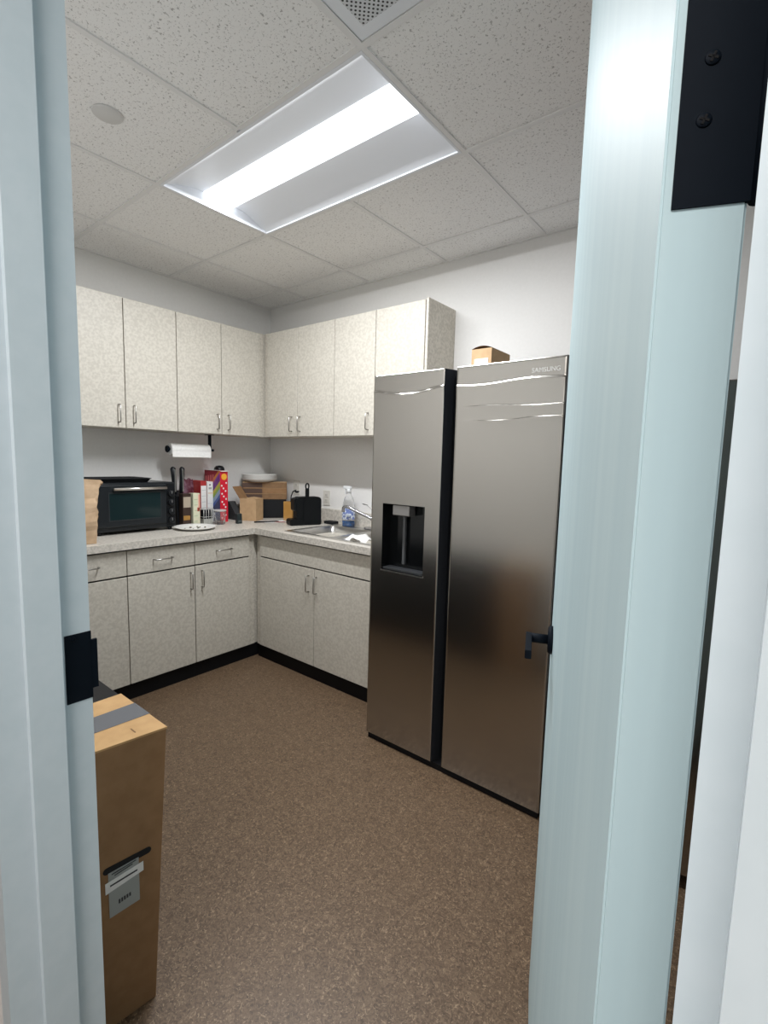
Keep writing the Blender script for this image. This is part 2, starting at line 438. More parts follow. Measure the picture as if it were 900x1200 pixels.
def base(label, face, edges, handles, zones, fill=None, ends=None, drawers=True):
    t_ = cab('base_cabinet', label, 'base cabinets under the worktop')
    m = MB(); e0, e1 = ends or (edges[0], edges[-1])
    carcass(m, face, e0, e1, TK, CB-.002)
    m.build('body', LAMSIDE, t_)
    m = MB()
    if face[0] == 'x': m.box(.002, .585, e0+.0005, e1-.0005, 0.001, TK)
    else: m.box(e0+.0005, e1-.0005, -.585, -.002, 0.001, TK)
    m.build('toe_kick', KICK, t_)
    m = MB()
    if face[0] == 'x': m.box(face[1]-.0208, face[1]-.012, e0+.001, edges[-1], TK+.004, CB-.004)
    else: m.box(edges[0], e1-.001, face[1]+.012, face[1]+.0208, TK+.004, CB-.004)
    m.build('gap_shadow_strip', GAP, t_)
    for i in range(len(edges)-1):
        d_ = panel('door', t_, face, edges[i], edges[i+1], TK+.003, .7175)
        if handles[i] is not None:
            c = (face[1], handles[i], .630) if face[0] == 'x' else (handles[i], face[1], .620)
            pull(.102, Z, d_, c, X if face[0] == 'x' else (0, -1, 0))
        if drawers:
            q = panel('drawer', t_, face, edges[i], edges[i+1], .7225, CB-.010)
            mid = (edges[i]+edges[i+1])/2
            pull(.108, Y, q, (face[1], mid, .795), X)
    if not drawers: panel('false_drawer_front', t_, face, edges[0], edges[-1], .7225, CB-.010)
    if fill:
        m = MB()
        if face[0] == 'x': m.box(face[1]-.03, face[1]-.014, fill[0], fill[1], TK, CB-.002)
        else: m.box(fill[0], fill[1], face[1]+.014, face[1]+.03, TK, CB-.002)
        m.build('filler_strip', LAMSIDE, t_)
    return t_
FB, FBY = ('x', BD), ('y', -BD)
base('mottled base cabinet at far left behind the cardboard box, one drawer', FB, [-1.857, -1.4556], [None], None)
base('mottled base cabinet with two drawers and two doors left of the corner', FB, [-1.4556, -1.0545, -.6537], [-1.085, -1.011], None, fill=(-.652, -.6065), ends=(-1.4556, -.01))
base('mottled sink base cabinet right of the corner with false drawer front', FBY, [.6516, 1.1897, 1.735], [1.143, 1.2115], None, fill=(.6065, .650), ends=(.6067, 1.735), drawers=False)

# worktop with a sink cut-out, and backsplash
EX = .631; SX0, SX1, SY0, SY1 = .872, 1.702, -.575, -.075
wt = MB()
wt.box(.001, EX, -1.872, -.001, CB, CT)
for (x0, x1, y0, y1) in ((EX, SX0+.012, -EX, -.001), (SX1-.012, 1.795, -EX, -.001), (SX0+.012, SX1-.012, -EX, SY0+.012), (SX0+.012, SX1-.012, SY1-.012, -.001)):
    wt.box(x0, x1, y0, y1, CB, CT)
worktop = wt.build('worktop', TOP, label='L-shaped mottled laminate worktop running around the corner', cat='worktop')
MB().box(.001, .02, -1.872, -.021, CT, CT+.1, bev=.002, seg=1).box(.001, 1.795, -.02, -.001, CT, CT+.1, bev=.002, seg=1).build('backsplash', TOP, worktop)

# ------------------------------------------------------------------ sink, faucet
sk = empty('sink', ((SX0+SX1)/2, (SY0+SY1)/2, CT), 'stainless steel double bowl sink set into the worktop', 'sink')
def sinkmesh():
    m = MB(); cx_, cy_ = (SX0+SX1)/2, (SY0+SY1)/2; hx_, hy_ = (SX1-SX0)/2, (SY1-SY0)/2
    div = .0
    b1 = (-hx_+.028, -.022, -hy_+.028, hy_-.085); b2 = (.022, hx_-.028, -hy_+.028, hy_-.085)
    rim_z, low = .006, .0
    def inb(x, y, bb): return bb[0] < x < bb[1] and bb[2] < y < bb[3]
    us = sorted({-hx_, -hx_+.004, b1[0], b1[1], b2[0], b2[1], hx_-.004, hx_}); vs = sorted({-hy_, -hy_+.004, b1[2], b1[3], hy_-.004, hy_})
    m.grid(lambda u, v: (u, v, rim_z if abs(u) < hx_-.001 and abs(v) < hy_-.001 else .0008), us, vs, smooth=False,
           skip=lambda u, v: inb(u, v, b1) or inb(u, v, b2))
    return m, b1, b2
m, b1, b2 = sinkmesh(); m.build('rim', STEEL2, sk)
for bb in (b1, b2):
    m = MB(); prev = None
    for ins, z, rr_ in ((-.0005, .006, .02), (.002, .002, .03), (.006, -.06, .045), (.010, -.135, .05), (.03, -.16, .05), (.09, -.165, .05)):
        P = rounded(bb[0]+ins, bb[1]-ins, bb[2]+ins, bb[3]-ins, rr_)
        if ins <= 0: P = [(min(max(p[0], bb[0]), bb[1]), min(max(p[1], bb[2]), bb[3])) for p in rounded(bb[0], bb[1], bb[2], bb[3], .001)]
        ring = [m.bm.verts.new((p[0], p[1], z)) for p in P]
        if prev:
            n = len(ring)
            for i in range(n):
                f = m.bm.faces.new((prev[i], prev[(i+1) % n], ring[(i+1) % n], ring[i])); f.smooth = True
        prev = ring
    m.bm.faces.new(prev)
    bw = m.build('bowl', STEEL2, sk)
    MB().lathe([(.04, -.1645), (.04, -.162), (.028, -.1625), (.02, -.164)], ((bb[0]+bb[1])/2, (bb[2]+bb[3])/2, 0), 24).build('drain', CHROME, bw)
fz = CT+.006
fc = empty('faucet', (1.29, -.115, fz), 'chrome kitchen faucet with swung spout behind the sink', 'faucet')
DCH = mat('dark_chrome', (.35, .35, .37), .15, 1)
MB().prism(rounded(-.12, .12, -.026, .026, .025), 0, .012).build('deck_plate', DCH, fc)
MB().lathe([(.026, .012), (.024, .05), (.02, .066), (.012, .072)], (0, 0, 0), 24).build('body', DCH, fc)
MB().tube([(-.005, -.004, .055), (-.06, -.02, .082), (-.15, -.05, .118), (-.215, -.072, .146), (-.238, -.08, .150), (-.248, -.083, .140), (-.25, -.084, .11)], [.013, .012, .011, .0105, .0105, .0105, .0115], 14).build('spout', DCH, fc)
MB().tube([(.0, 0, .068), (-.02, -.015, .10), (-.05, -.02, .145), (-.085, -.022, .168), (-.125, -.024, .172)], .0035, 8).build('lever', CHROME, fc)

# white crumpled paper towel in the right-hand bowl
m = MB()
def crump(u, v):
    d_ = math.hypot(u, v); z = .045*(1-d_**2*.5) + .013*math.sin(6*u+2*v)*math.cos(4*v-2*u) + random.uniform(-.003, .003)
    return (u*.085, v*.075, z)
gs = [-1+k/7 for k in range(15)]
m.grid(crump, gs, gs, smooth=False)
rag = m.build('paper_towel', PAPER, label='crumpled white paper towel lying in the right sink bowl', cat='paper towel')
rag.location = (1.445, -.470, CT-.016)
rag.rotation_euler[0] = R(-8)
sol = rag.modifiers.new('thick', 'SOLIDIFY'); sol.thickness = .0015

# soap spray bottle
sb = empty('spray_bottle', (1.005, -.105, fz), 'clear spray bottle with blue liquid standing behind the sink', 'bottle')
m = MB(); m.lathe([(.040, 0), (.044, .004), (.045, .10), (.043, .15), (.030, .20), (.016, .225), (.014, .24)], n=32)
m.build('bottle', CLEAR, sb)
MB().lathe([(.036, .003), (.041, .006), (.0415, .042)], n=32).build('liquid', mat('blue_liquid', (.02, .12, .36), .1), sb)
MB().lathe([(.0453, .05), (.0456, .052), (.0456, .125), (.0453, .127)], n=32).build('label', noisy('bottle_label', (.70, .76, .86), (.16, .22, .50), 45, .5, lo=.45, hi=.5), sb)
m = MB(); m.lathe([(.016, .235), (.016, .262), (.010, .266)], n=20); m.box(-.05, .02, -.010, .010, .262, .284, bev=.004)
m.box(-.034, -.028, -.005, .005, .225, .264)
m.build('trigger_head', mat('frosted_white', (.75, .77, .78), .35), sb)

MB().box(.765, .86, -.115, -.055, CT+.0005, CT+.022, bev=.004).build('sponge', BLACKM, label='flat black sponge on the worktop left of the soap bottle', cat='sponge', origin='base')

# ------------------------------------------------------------------ refrigerator
FY = -.85
fr = empty('refrigerator', (2.284, -.45, 0), 'tall side-by-side stainless steel refrigerator with dark water dispenser', 'refrigerator')
def Fm(m, name, mt, par=fr):
    m.xf(Matrix.Translation((-2.284, .45, 0))); return m.build(name, mt, par)
CASE = mat('fridge_case', (.10, .10, .105), .45, .3)
Fm(MB().box(1.842, 2.727, -.755, -.06, .035, 1.762, bev=.004), 'case', CASE)
Fm(MB().box(1.846, 2.723, -.842, -.10, .001, .0295), 'plinth', KICK)
def streak_ledge(x, z):  # ledges added to the door surface to catch the lamp as bright streaks
    t_ = (x-1.84)/.9
    zc = lambda a_, b2_, c_: a_+b2_*math.sin(t_*5.2+c_)
    h_ = 0
    left = x < 2.25
    k_ = (x-1.839)/.384 if left else (x-2.282)/.448
    if left: L3 = ((1.715-.024*math.sin(math.pi*k_), .0035, .007),)
    else: L3 = ((1.709-.006*math.sin(6.5*k_), .0042+.0012*k_, .0085), (1.618+.004*math.sin(6*k_), .0028*min(1, 2.5*k_), .0055), (1.572-.011*math.sin(math.pi*min(1, k_*1.3)), .0028*min(1, 2.5*k_), .0055))
    for (z0_, amp, wd) in L3:
        q_ = (z0_+wd/2-z)/wd
        h_ += amp*(0 if q_ < 0 else (q_*q_*(3-2*q_) if q_ < 1 else math.exp(-((z0_-wd/2)-z)/.05)*(1 if z > 1.2 else 0)))
    return h_
zs = [.03, .034] + [.2+.1*k for k in range(13)] + [1.42, 1.44, 1.46, 1.48, 1.50, 1.515, 1.53, 1.54, 1.55] + [1.555+.0014*k for k in range(143)] + [1.7665, 1.774, 1.779, 1.783]
def dr(name, x0, x1, hole=None, side=0):
    m = MB()
    us = [x0, x0+.003] + [x0+.01+(x1-x0-.02)*k/12 for k in range(13)] + [x1-.003, x1]
    vs = list(zs)
    if hole:
        us += [hole[0], hole[1]]; vs += [hole[2], hole[3]]
        vs = [v for v in vs if not (hole[2] < v < hole[3])]; us = [u for u in us]
    us = sorted(set(round(u, 5) for u in us)); vs = sorted(set(round(v, 5) for v in vs))
    sk_ = (lambda u, v: hole[0] < u < hole[1] and hole[2] < v < hole[3]) if hole else None
    def f(u, v):
        edge = min(u-x0, x1-u, v-.03, 1.783-v)
        return (u, FY-streak_ledge(u, v)+(.0025 if edge < .001 else 0), v)
    m.grid(f, us, vs, mi=0, skip=sk_)
    # sides: flat on the outer edge, bevelled grip recess on the inner edge
    if side > 0: P = [(x0, FY+.0025), (x0, -.76), (x1+.022, -.76), (x1+.017, -.80), (x1, FY+.0025)]
    else: P = [(x0, FY+.0025), (x0-.017, -.80), (x0-.022, -.76), (x1, -.76), (x1, FY+.0025)]
    n = len(P)
    for i in range(n-1):
        p, q = P[i], P[i+1]
        m.quad([(p[0], p[1], .03), (q[0], q[1], .03), (q[0], q[1], 1.783), (p[0], p[1], 1.783)], mi=1)
    for z in (.03, 1.783):
        fv = [m.bm.verts.new((p[0], p[1], z)) for p in P]; ff = m.bm.faces.new(fv); ff.material_index = 1
    return Fm(m, name, [STEEL, DARKSTEEL])
H = (1.910, 2.147, .878, 1.193)
ld = dr('freezer_door', 1.839, 2.223, H, 1)
rd = dr('fridge_door', 2.282, 2.730, None, -1)
# dispenser
m = MB(); x0, x1, z0, z1 = H
dp = .062
for q in (((x0, z0), (x0, z1)), ((x0, z1), (x1, z1)), ((x1, z1), (x1, z0)), ((x1, z0), (x0, z0))):
    (ax_, az_), (bx_, bz_) = q
    m.quad([(ax_, FY-.0003, az_), (bx_, FY-.0003, bz_), (bx_, FY+dp, bz_), (ax_, FY+dp, az_)])
m.quad([(x0, FY+dp, z0), (x1, FY+dp, z0), (x1, FY+dp, z1), (x0, FY+dp, z1)])
disp = Fm(m, 'dispenser', mat('glossy_black', (.006, .007, .008), .12), ld)
Fm(MB().box(1.965, 2.06, FY+.004, FY+.055, z1-.052, z1-.004, bev=.004), 'control_block', mat('grey_block', (.30, .29, .28), .35, .5), disp)
Fm(MB().box(2.000, 2.014, FY+.040, FY+.055, z0+.03, z1-.052, bev=.002), 'paddle', mat('grey_paddle', (.10, .105, .11), .3), disp)
Fm(MB().box(x0+.005, x1-.005, FY+.004, FY+.058, z0+.001, z0+.012, bev=.002), 'drip_tray', mat('tray_dark', (.03, .032, .035), .35), disp)
Fm(MB().box(x0-.003, x1+.003, FY-.004, FY+.002, z0-.006, z0), 'lower_lip', CHROME, disp)
mt = Matrix.Translation((2.655-2.284, FY-.0008+.45, 1.738)) @ Matrix.Rotation(R(90), 4, 'X')
text('logo', 'SAMSUNG', .0235, mat('logo_silver', (.80, .80, .79), .3, .4), mt @ Matrix.Scale(1.0, 4), rd)

# second stainless appliance, only glimpsed through the gap at the door's hinges
fz2 = empty('upright_freezer', (3.16, -.48, 0), 'stainless upright appliance glimpsed through the gap at the door hinges', 'appliance')
MB().box(-.30, .30, -.28, .42, .03, 1.66, bev=.004).build('case', CASE, fz2)
fd = MB().box(-.30, .30, -.36, -.29, .05, 1.66, bev=.004).build('door', STEEL, fz2)
MB().tube([(-.25, -.36, .8), (-.25, -.40, .8), (-.25, -.40, 1.35), (-.25, -.36, 1.35)], .009, 12).build('handle', CHROME, fd)
MB().box(-.29, .29, -.27, .40, .001, .03).build('plinth', KICK, fz2)

# small box on the refrigerator
fb_ = empty('small_carton', (2.205, -.40, 1.763), 'small kraft carton with white label lying on the refrigerator', 'box')
m = MB(); m.box(-.052, .052, -.10, .10, 0, .168, mi=0)
m.build('carton', KRAFT2, fb_)
m = MB(); m.grid(lambda u, v: (u*.052, -.101+v*.2, .169+.012*(1-u*u)), [-1+k/5 for k in range(11)], [0, .5, 1]); m.build('lid', KRAFT3, fb_)
MB().box(-.036, .036, -.1015, -.1, .05, .122).build('label', PAPER, fb_, label='white paper label')

# ------------------------------------------------------------------ tall cardboard box and black cabinet by the front wall
cb = empty('cardboard_box', (2.08, -2.18, 0), 'tall brown cardboard box standing on the floor beside the doorway', 'box')
m = MB()
bt = [(2.2017, -2.105), (1.955, -2.105), (1.955, -2.288), (2.178, -2.288)]
tp = [(2.207, -2.064), (1.952, -2.064), (1.952, -2.288), (2.178, -2.288)]
A = [m.bm.verts.new((p[0]-2.08, p[1]+2.18, 0)) for p in bt]; B = [m.bm.verts.new((p[0]-2.08, p[1]+2.18, .716)) for p in tp]
for i in range(4): m.bm.faces.new((A[i], A[(i+1) % 4], B[(i+1) % 4], B[i]))
m.bm.faces.new(A); m.bm.faces.new(B)
m.build('carton', KRAFT, cb)
m = MB()
for (xa, xb, zz) in ((-.130, -.003, .7165), (.001, .129, .7165)):
    pts = [(xa, .118), (xb, .118), (xb-.004 if xb > .1 else xb, -.106), (xa, -.106)]
    if xb > .1: pts[2] = (.100, -.106)
    m.prism(pts, zz, zz+.005)
m.build('top_flaps', noisy('lit_kraft', (.50, .30, .13), (.56, .345, .155), 25, .7), cb)  # box top coloured brighter than its sides to stand for lamplight on it
MB().prism([(-.048, .119), (.036, .119), (.024, -.106), (-.050, -.106)], .7217, .7224).build('tape', mat('grey_tape', (.12, .125, .14), .25), cb, label='grey shiny tape strip')
for (tx, ty) in ((.085, .055), (.07, -.035)):
    MB().box(tx-.012, tx+.012, ty-.0012, ty+.0012, .7215, .7226).build('staple', KRAFT3, cb)
# plane of the visible side (towards +x)
def side(yv, zv, off=.0012):
    k = zv/.716
    p0 = Vector((2.2017, -2.105)).lerp(Vector((2.207, -2.064)), k); p1 = Vector((2.178, -2.288))
    t_ = (yv-p0.y)/(p1.y-p0.y); q = p0.lerp(p1, t_); n_ = Vector((p0-p1).normalized()); n_ = Vector((n_.y, -n_.x))
    q += n_*off
    return (q.x-2.08, q.y+2.18, zv)
def sidepoly(name, yz, mt_, off=.0012, th=.0008, parent=cb, label=None):
    m = MB(); a_ = [m.bm.verts.new(side(y, z, off)) for y, z in yz]; b2_ = [m.bm.verts.new(side(y, z, off+th)) for y, z in yz]; n = len(yz)
    for i in range(n): m.bm.faces.new((a_[i], a_[(i+1) % n], b2_[(i+1) % n], b2_[i]))
    m.bm.faces.new(a_); m.bm.faces.new(b2_)
    return m.build(name, mt_, parent, label=label)
slot = []
for k in range(9):
    a = R(-90-180*k/8); slot.append((-2.205+.0085*math.cos(a), .415+.0085*math.sin(a)))
for k in range(9):
    a = R(90-180*k/8); slot.append((-2.115+.0085*math.cos(a), .417+.0085*math.sin(a)))
sidepoly('hand_hole', slot, mat('dark_hole', (.006, .007, .009), .7), .0008, .0004, label='dark slot hand hole')
ll = sidepoly('shipping_label', [(-2.203, .408), (-2.136, .412), (-2.136, .298), (-2.203, .292)], mat('grey_label', (.36, .38, .37), .35), .0012, label='grey plastic label pouch')
sidepoly('sticker', [(-2.210, .386), (-2.126, .396), (-2.126, .372), (-2.210, .358)], PAPER, .0022, parent=ll, label='white strip sticker')
INK = mat('label_ink', (.05, .05, .055), .6)
for (y0, y1, z0, z1) in ((-2.196, -2.142, .4045, .4020), (-2.190, -2.150, .3985, .3962), (-2.200, -2.140, .3775, .3735)):
    sidepoly('print_line', [(y0, z0), (y1, z0+.006), (y1, z1+.006), (y0, z1)], INK, .0032, .0003, parent=ll)
for k in range(5):
    y0 = -2.183+k*.0058
    sidepoly('print_mark', [(y0, .329+k*.0006), (y0+.004, .3295+k*.0006), (y0+.004, .3185+k*.001), (y0, .318+k*.001)], INK, .0022, .0003, parent=ll)

kc = empty('low_cabinet', (1.25, -2.185, 0), 'low black cabinet standing behind the tall cardboard box', 'cabinet')
m = MB(); m.box(-.69, .69, -.095, .110, .03, .70); m.build('body', BLACK, kc)
MB().box(-.695, .695, -.10, .122, .70, .716, bev=.002).build('top', BLACK, kc)
for s in (-1, 1):
    dd = MB().box(s*.345-.338, s*.345+.338, .111, .124, .04, .69, bev=.002).build('door', BLACK, kc)
    MB().tube([(s*.05, .124, .50), (s*.05, .145, .50), (s*.05, .145, .62), (s*.05, .124, .62)], .004, 8).build('handle', CHROME, dd)
MB().box(-.68, .68, -.09, .10, .001, .03).build('plinth', KICK, kc)

# ------------------------------------------------------------------ things on the left worktop
z0 = CT+.0005
ov = empty('toaster_oven', (.19, -1.27, z0), 'black toaster oven with glass door and silver handle bar', 'toaster oven')
y0, y1, zb, zt_ = -.24, .24, .018, .305
GLOSS = mat('oven_black', (.013, .016, .019), .3)
m = MB(); m.prism([(y0, zb+.012), (y0+.012, zb), (y1-.012, zb), (y1, zb+.012), (y1, zt_-.012), (y1-.012, zt_), (y0+.012, zt_), (y0, zt_-.012)], -.155, .145, axis='x'); m.build('body', GLOSS, ov)
m = MB(); m.box(.145, .152, y0+.002, y1-.002, zb+.004, zt_-.004, bev=.002); m.build('front_frame', GLOSS, ov)
dd = MB().box(.152, .166, y0+.012, .175, zb+.030, zt_-.012, bev=.004).build('door', GLOSS, ov)
MB().box(.1655, .1675, y0+.075, .135, zb+.070, zt_-.060).build('window', mat('oven_glass', (.010, .022, .024), .08), dd, label='dark glass window')
m = MB()
for (a_, b_, c_, d_) in ((y0+.069, .141, zb+.064, zb+.070), (y0+.069, .141, zt_-.060, zt_-.054), (y0+.069, y0+.075, zb+.07, zt_-.06), (.135, .141, zb+.07, zt_-.06)):
    m.box(.165, .1685, a_, b_, c_, d_)
m.build('window_frame', mat('window_rim', (.022, .026, .030), .4), dd)
m = MB(); m.tube([(.183, y0+.095, zt_-.035), (.183, .168, zt_-.035)], .0085, 14)
for yy in (y0+.115, .150): m.box(.164, .183, yy-.006, yy+.006, zt_-.040, zt_-.030)
m.build('handle_bar', mat('silver_bar', (.75, .72, .68), .3, 1), dd, label='silver handle bar')
MB().box(.152, .158, .180, .232, zb+.012, zt_-.010, bev=.002).build('control_panel', BLACK, ov)
for zz in (.062, .118, .176, .232):
    k = MB().lathe([(.021, .158), (.020, .172), (.017, .175)], (0, .206, zb+zz-.018), 24, 'x').build('knob', BLACK, ov)
    MB().box(.174, .1765, .2045, .2075, zb+zz-.018, zb+zz-.001).build('pointer', mat('pointer_grey', (.3, .3, .3), .4), k)
for sx in (-.14, .13):
    for sy in (-.21, .21): MB().lathe([(.012, 0), (.014, zb+.002)], (sx, sy, 0), 12).build('foot', BLACK, ov)

m = MB(); P0 = rounded(-.12, .12, -.155, .155, .03); P1 = rounded(-.135, .135, -.172, .172, .035)
A = [m.bm.verts.new((p[0], p[1], 0)) for p in P0]; B = [m.bm.verts.new((p[0], p[1], .022)) for p in P1]; D2 = [m.bm.verts.new((p[0]*1.03, p[1]*1.03, .023)) for p in P1]; n = len(A)
m.bm.faces.new(A)
for i in range(n):
    m.bm.faces.new((A[i], A[(i+1) % n], B[(i+1) % n], B[i])); m.bm.faces.new((B[i], B[(i+1) % n], D2[(i+1) % n], D2[i]))
bt_ = m.build('baking_tray', BLACKM, label='black baking tray lying on top of the toaster oven', cat='baking tray', smooth=False)
bt_.location = (.165, -1.325, z0+zt_+.0008); s_ = bt_.modifiers.new('thick', 'SOLIDIFY'); s_.thickness = .002; s_.offset = 1

# crumpled paper bag
m = MB(); rings = []
for k in range(15):
    t_ = k/14; z = .335*t_; wx = .045+.006*math.sin(5*t_); wy = .077
    if t_ > .75: wx *= 1-(t_-.75)*1.6; wy *= 1+(t_-.75)*.9
    P = rounded(-wx, wx, -wy, wy, .010, 2); n = len(P); ring = []
    for i, p in enumerate(P):
        j = .012*math.sin(i*2.3+k*1.7)*(0 if k == 0 else 1)*(.4+t_)+random.uniform(-.008, .008)*(k > 0)
        ring.append(m.bm.verts.new((p[0]*(1+j*6)+.010*math.sin(t_*6)*t_, p[1]*(1+j*3)+.030*t_*t_, z+(random.uniform(-.030, .012) if k == 14 else 0))))
    rings.append(ring)
m.bm.faces.new(rings[0])
for A, B in zip(rings, rings[1:]):
    for i in range(len(A)): m.bm.faces.new((A[i], A[(i+1) % len(A)], B[(i+1) % len(A)], B[i]))
bag = m.build('paper_bag', BAGM, label='crumpled brown paper bag standing left of the toaster oven', cat='paper bag')
bag.location = (.520, -1.662, z0+.001)
s_ = bag.modifiers.new('thick', 'SOLIDIFY'); s_.thickness = .001; s_.offset = -1

# plate with crumbs
pl = empty('plate', (.42, -.94, z0), 'white round plate with food scraps lying near the worktop edge', 'plate')
MB().lathe([(.001, .004), (.075, .004), (.085, .007), (.124, .019), (.128, .019), (.128, .016), (.09, .0025), (.075, 0), (.001, 0)], n=48).build('dish', WHITE, pl)
m = MB()
for k in range(9):
    a = random.uniform(0, 6.28); d_ = random.uniform(.02, .10)
    bmesh.ops.create_icosphere(m.bm, subdivisions=1, radius=random.uniform(.004, .008), matrix=Matrix.Translation((d_*math.cos(a), d_*math.sin(a), .008+max(0, d_-.08)*.3)) @ Matrix.Diagonal((1.4, 1, .6, 1)))
o = m.build('food_scraps', noisy('crumbs', (.16, .09, .03), (.05, .06, .02), 60, .7), pl); o['kind'] = 'stuff'

# knife block with two handles
kb = empty('knife_block', (.185, -.925, z0), 'narrow black knife block between the toaster oven and the cartons', 'knife block')
m = MB(); m.prism([(-.055, 0), (.055, 0), (.045, .20), (-.045, .235)], -.036, .036, axis='y'); m.build('block', BLACK, kb)
MB().prism([(.0551, .02), (.0585, .02), (.0485, .2), (.0451, .2)], .022, .033, axis='y').build('edge_strip', CHROME, kb, label='thin silver strip')
def knife(yo, label, lean):
    k = empty('knife', (.185, -.925+yo, z0+.20), label, 'knife', 'knives in the black block')
    MB().tube([(0, 0, .0), (.0, lean*.3, .05), (0, lean*.8, .14), (-.004, lean*1.0, .185), (-.010, lean, .192)], [.010, .014, .016, .018, .011], 12).build('grip', BLACK, k)
    MB().box(.012, .0185, lean*.6-.004, lean*.6+.005, .03, .18, bev=.002).build('bolster', CHROME, k)
    MB().box(-.012, .012, -.001, .001, -.12, .0).build('blade', CHROME, k)
knife(-.020, 'left of two black knife handles standing in the knife block', -.012)
knife(.020, 'right of two black knife handles standing in the knife block', .012)

# cartons and packets
def carton(name, cx_, cy_, sx, sy, h, label, mt_, rz=0, parts=(), cat='carton', grp=None):
    e = empty(name, (cx_, cy_, z0), label, cat, grp, rz)
    MB().box(-sx/2, sx/2, -sy/2, sy/2, 0, h, bev=.0015, seg=1).build('box', mt_, e)
    return e
def facex(e, sx, y0, y1, za, zb_, mt_, name='printed_side', label=None, th=.0006):
    return MB().box(sx/2-.0002, sx/2+th, y0, y1, za, zb_).build(name, mt_, e, label=label)
INKB = mat('print_dark', (.10, .10, .12), .6)
cream = noisy('cream_print', (.70, .66, .50), (.60, .64, .46), 35, .6)
DKBR = mat('dark_brown_print', (.04, .022, .016), .5)
e = carton('tea_carton', .270, -.924, .05, .058, .222, 'dark brown carton with pale top label right of knife block', DKBR)
facex(e, .05, -.026, .026, .13, .20, mat('beige_print', (.42, .35, .27), .6), 'label', 'beige label'); facex(e, .05, -.026, .02, .045, .075, mat('amber_print', (.35, .18, .04), .6), 'band')
e = carton('cream_carton', .270, -.856, .055, .050, .222, 'narrow cream coloured carton with pastel print behind the plate', cream)
facex(e, .055, .012, .024, .10, .215, mat('coral_print', (.78, .36, .28), .6), 'print_stripe', 'coral stripe'); facex(e, .055, .004, .020, .10, .125, mat('red_print', (.55, .08, .05), .6), 'print_patch')
for k in range(5): facex(e, .055, -.018, .006, .03+.037*k, .034+.037*k, mat('olive_print', (.42, .47, .30), .6), 'print_line')
# plastic snack bag
m = MB()
def bagf(u, v):
    t_ = v; pu = 1-(t_**4)*.25; bulge = .020*math.sin(math.pi*min(1, t_*1.0))*(1-u*u)
    return u, t_, pu, bulge
us = [-1+k/6 for k in range(13)]; vs_ = [k/12 for k in range(13)]
for s in (-1, 1):
    def f(u, v, s=s):
        pu = 1-.2*v**3; bl = (.030*(1-u*u)*math.sin(math.pi*(.08+.9*v))+.004*math.sin(u*9+v*13)*(1-u*u))*s
        return (bl, u*.050*pu, .31*v+.006*math.sin(u*6)*v)
    m.grid(f, us, vs_)
pb = m.build('snack_bag', noisy('maroon_film', (.10, .02, .035), (.22, .12, .16), 22, .3, lo=.45, hi=.6), label='crinkled maroon plastic snack bag behind the cartons', cat='snack bag')
pb.location = (.085, -.800, z0)
e = carton('tall_carton', .085, -.715, .13, .046, .297, 'tall red carton with white printed narrow side, left of the all-white one', mat('red_board', (.42, .035, .035), .5))
facex(e, .13, -.020, .021, .02, .262, PAPER, 'printed_side', 'white side panel with fine print')
for k in range(5): facex(e, .13, -.015, .016, .06+.042*k, .063+.042*k, mat('faint_print', (.52, .55, .56), .7), 'print_line', th=.0012)
e = carton('tall_carton', .085, -.662, .13, .046, .290, 'tall white carton with black print beside the red cereal box', PAPER)
facex(e, .13, -.008, .004, .262, .272, INKB, 'print_mark'); facex(e, .13, -.012, .012, .235, .25, mat('grey_print', (.4, .4, .4), .7), 'print_block')
facex(e, .13, -.018, .018, .205, .209, mat('orange_print', (.75, .38, .2), .7), 'print_line'); facex(e, .13, -.018, .018, .13, .133, mat('faint_print2', (.55, .56, .62), .7), 'print_line')

REDS = mat('bright_red_board', (.62, .012, .035), .4)
CER = mat('cereal_front', (.25, .015, .03), .4)
N, L, b = nodes(CER); tc = N.new('ShaderNodeTexCoord'); sepn = N.new('ShaderNodeSeparateXYZ'); L.new(tc.outputs['Object'], sepn.inputs[0])
ma = N.new('ShaderNodeMath'); ma.operation = 'MULTIPLY_ADD'; ma.inputs[1].default_value = -.9; L.new(sepn.outputs['X'], ma.inputs[0]); L.new(sepn.outputs['Z'], ma.inputs[2])
mm = N.new('ShaderNodeMath'); mm.operation = 'MULTIPLY'; mm.inputs[1].default_value = 2.2; L.new(ma.outputs[0], mm.inputs[0])
r = ramp(CER, mm.outputs[0], [(0, (.02, .03, .12)), (.20, (.05, .10, .35)), (.26, (.30, .38, .55)), (.34, (.28, .40, .06)), (.40, (.55, .45, .05)), (.46, (.16, .03, .22)), (.56, (.25, .05, .30)), (.60, (.60, .22, .04)), (.66, (.25, .015, .03))])
r.color_ramp.interpolation = 'CONSTANT'; L.new(r.outputs[0], b.inputs['Base Color'])
e = empty('cereal_box', (.135, -.604, z0), 'red cereal box with rainbow front and spotted red narrow side', 'cereal box')
m = MB(); m.box(-.10, .10, -.032, .032, 0, .372)
for f in m.bm.faces:
    c = f.calc_center_median()
    f.material_index = 1 if c.y < -.031 else 0
m.build('box', [REDS, CER], e)
PAPER2 = mat('white_spot', (.82, .80, .78), .5)
for k in range(14):
    yy = (-.018, .016, -.004)[k % 3]+random.uniform(-.004, .004); zz = .03+k*.0195
    MB().lathe([(.007, 0), (.006, .0008)], (.1, yy, zz), 10, 'x').build('white_spot', PAPER2, e)
MB().lathe([(.024, 0), (.022, .001)], (.1, .002, .328), 9, 'x').build('burst', mat('yellow_orange', (.85, .42, .04), .5), e, label='yellow burst print')
m = MB(); m.prism([(-.10, .372), (.10, .372), (.10, .374), (-.10, .378)], -.036, -.030, axis='y'); m.box(.098, .112, -.030, .032, .366, .372); m.build('open_flap', PAPER2, e)
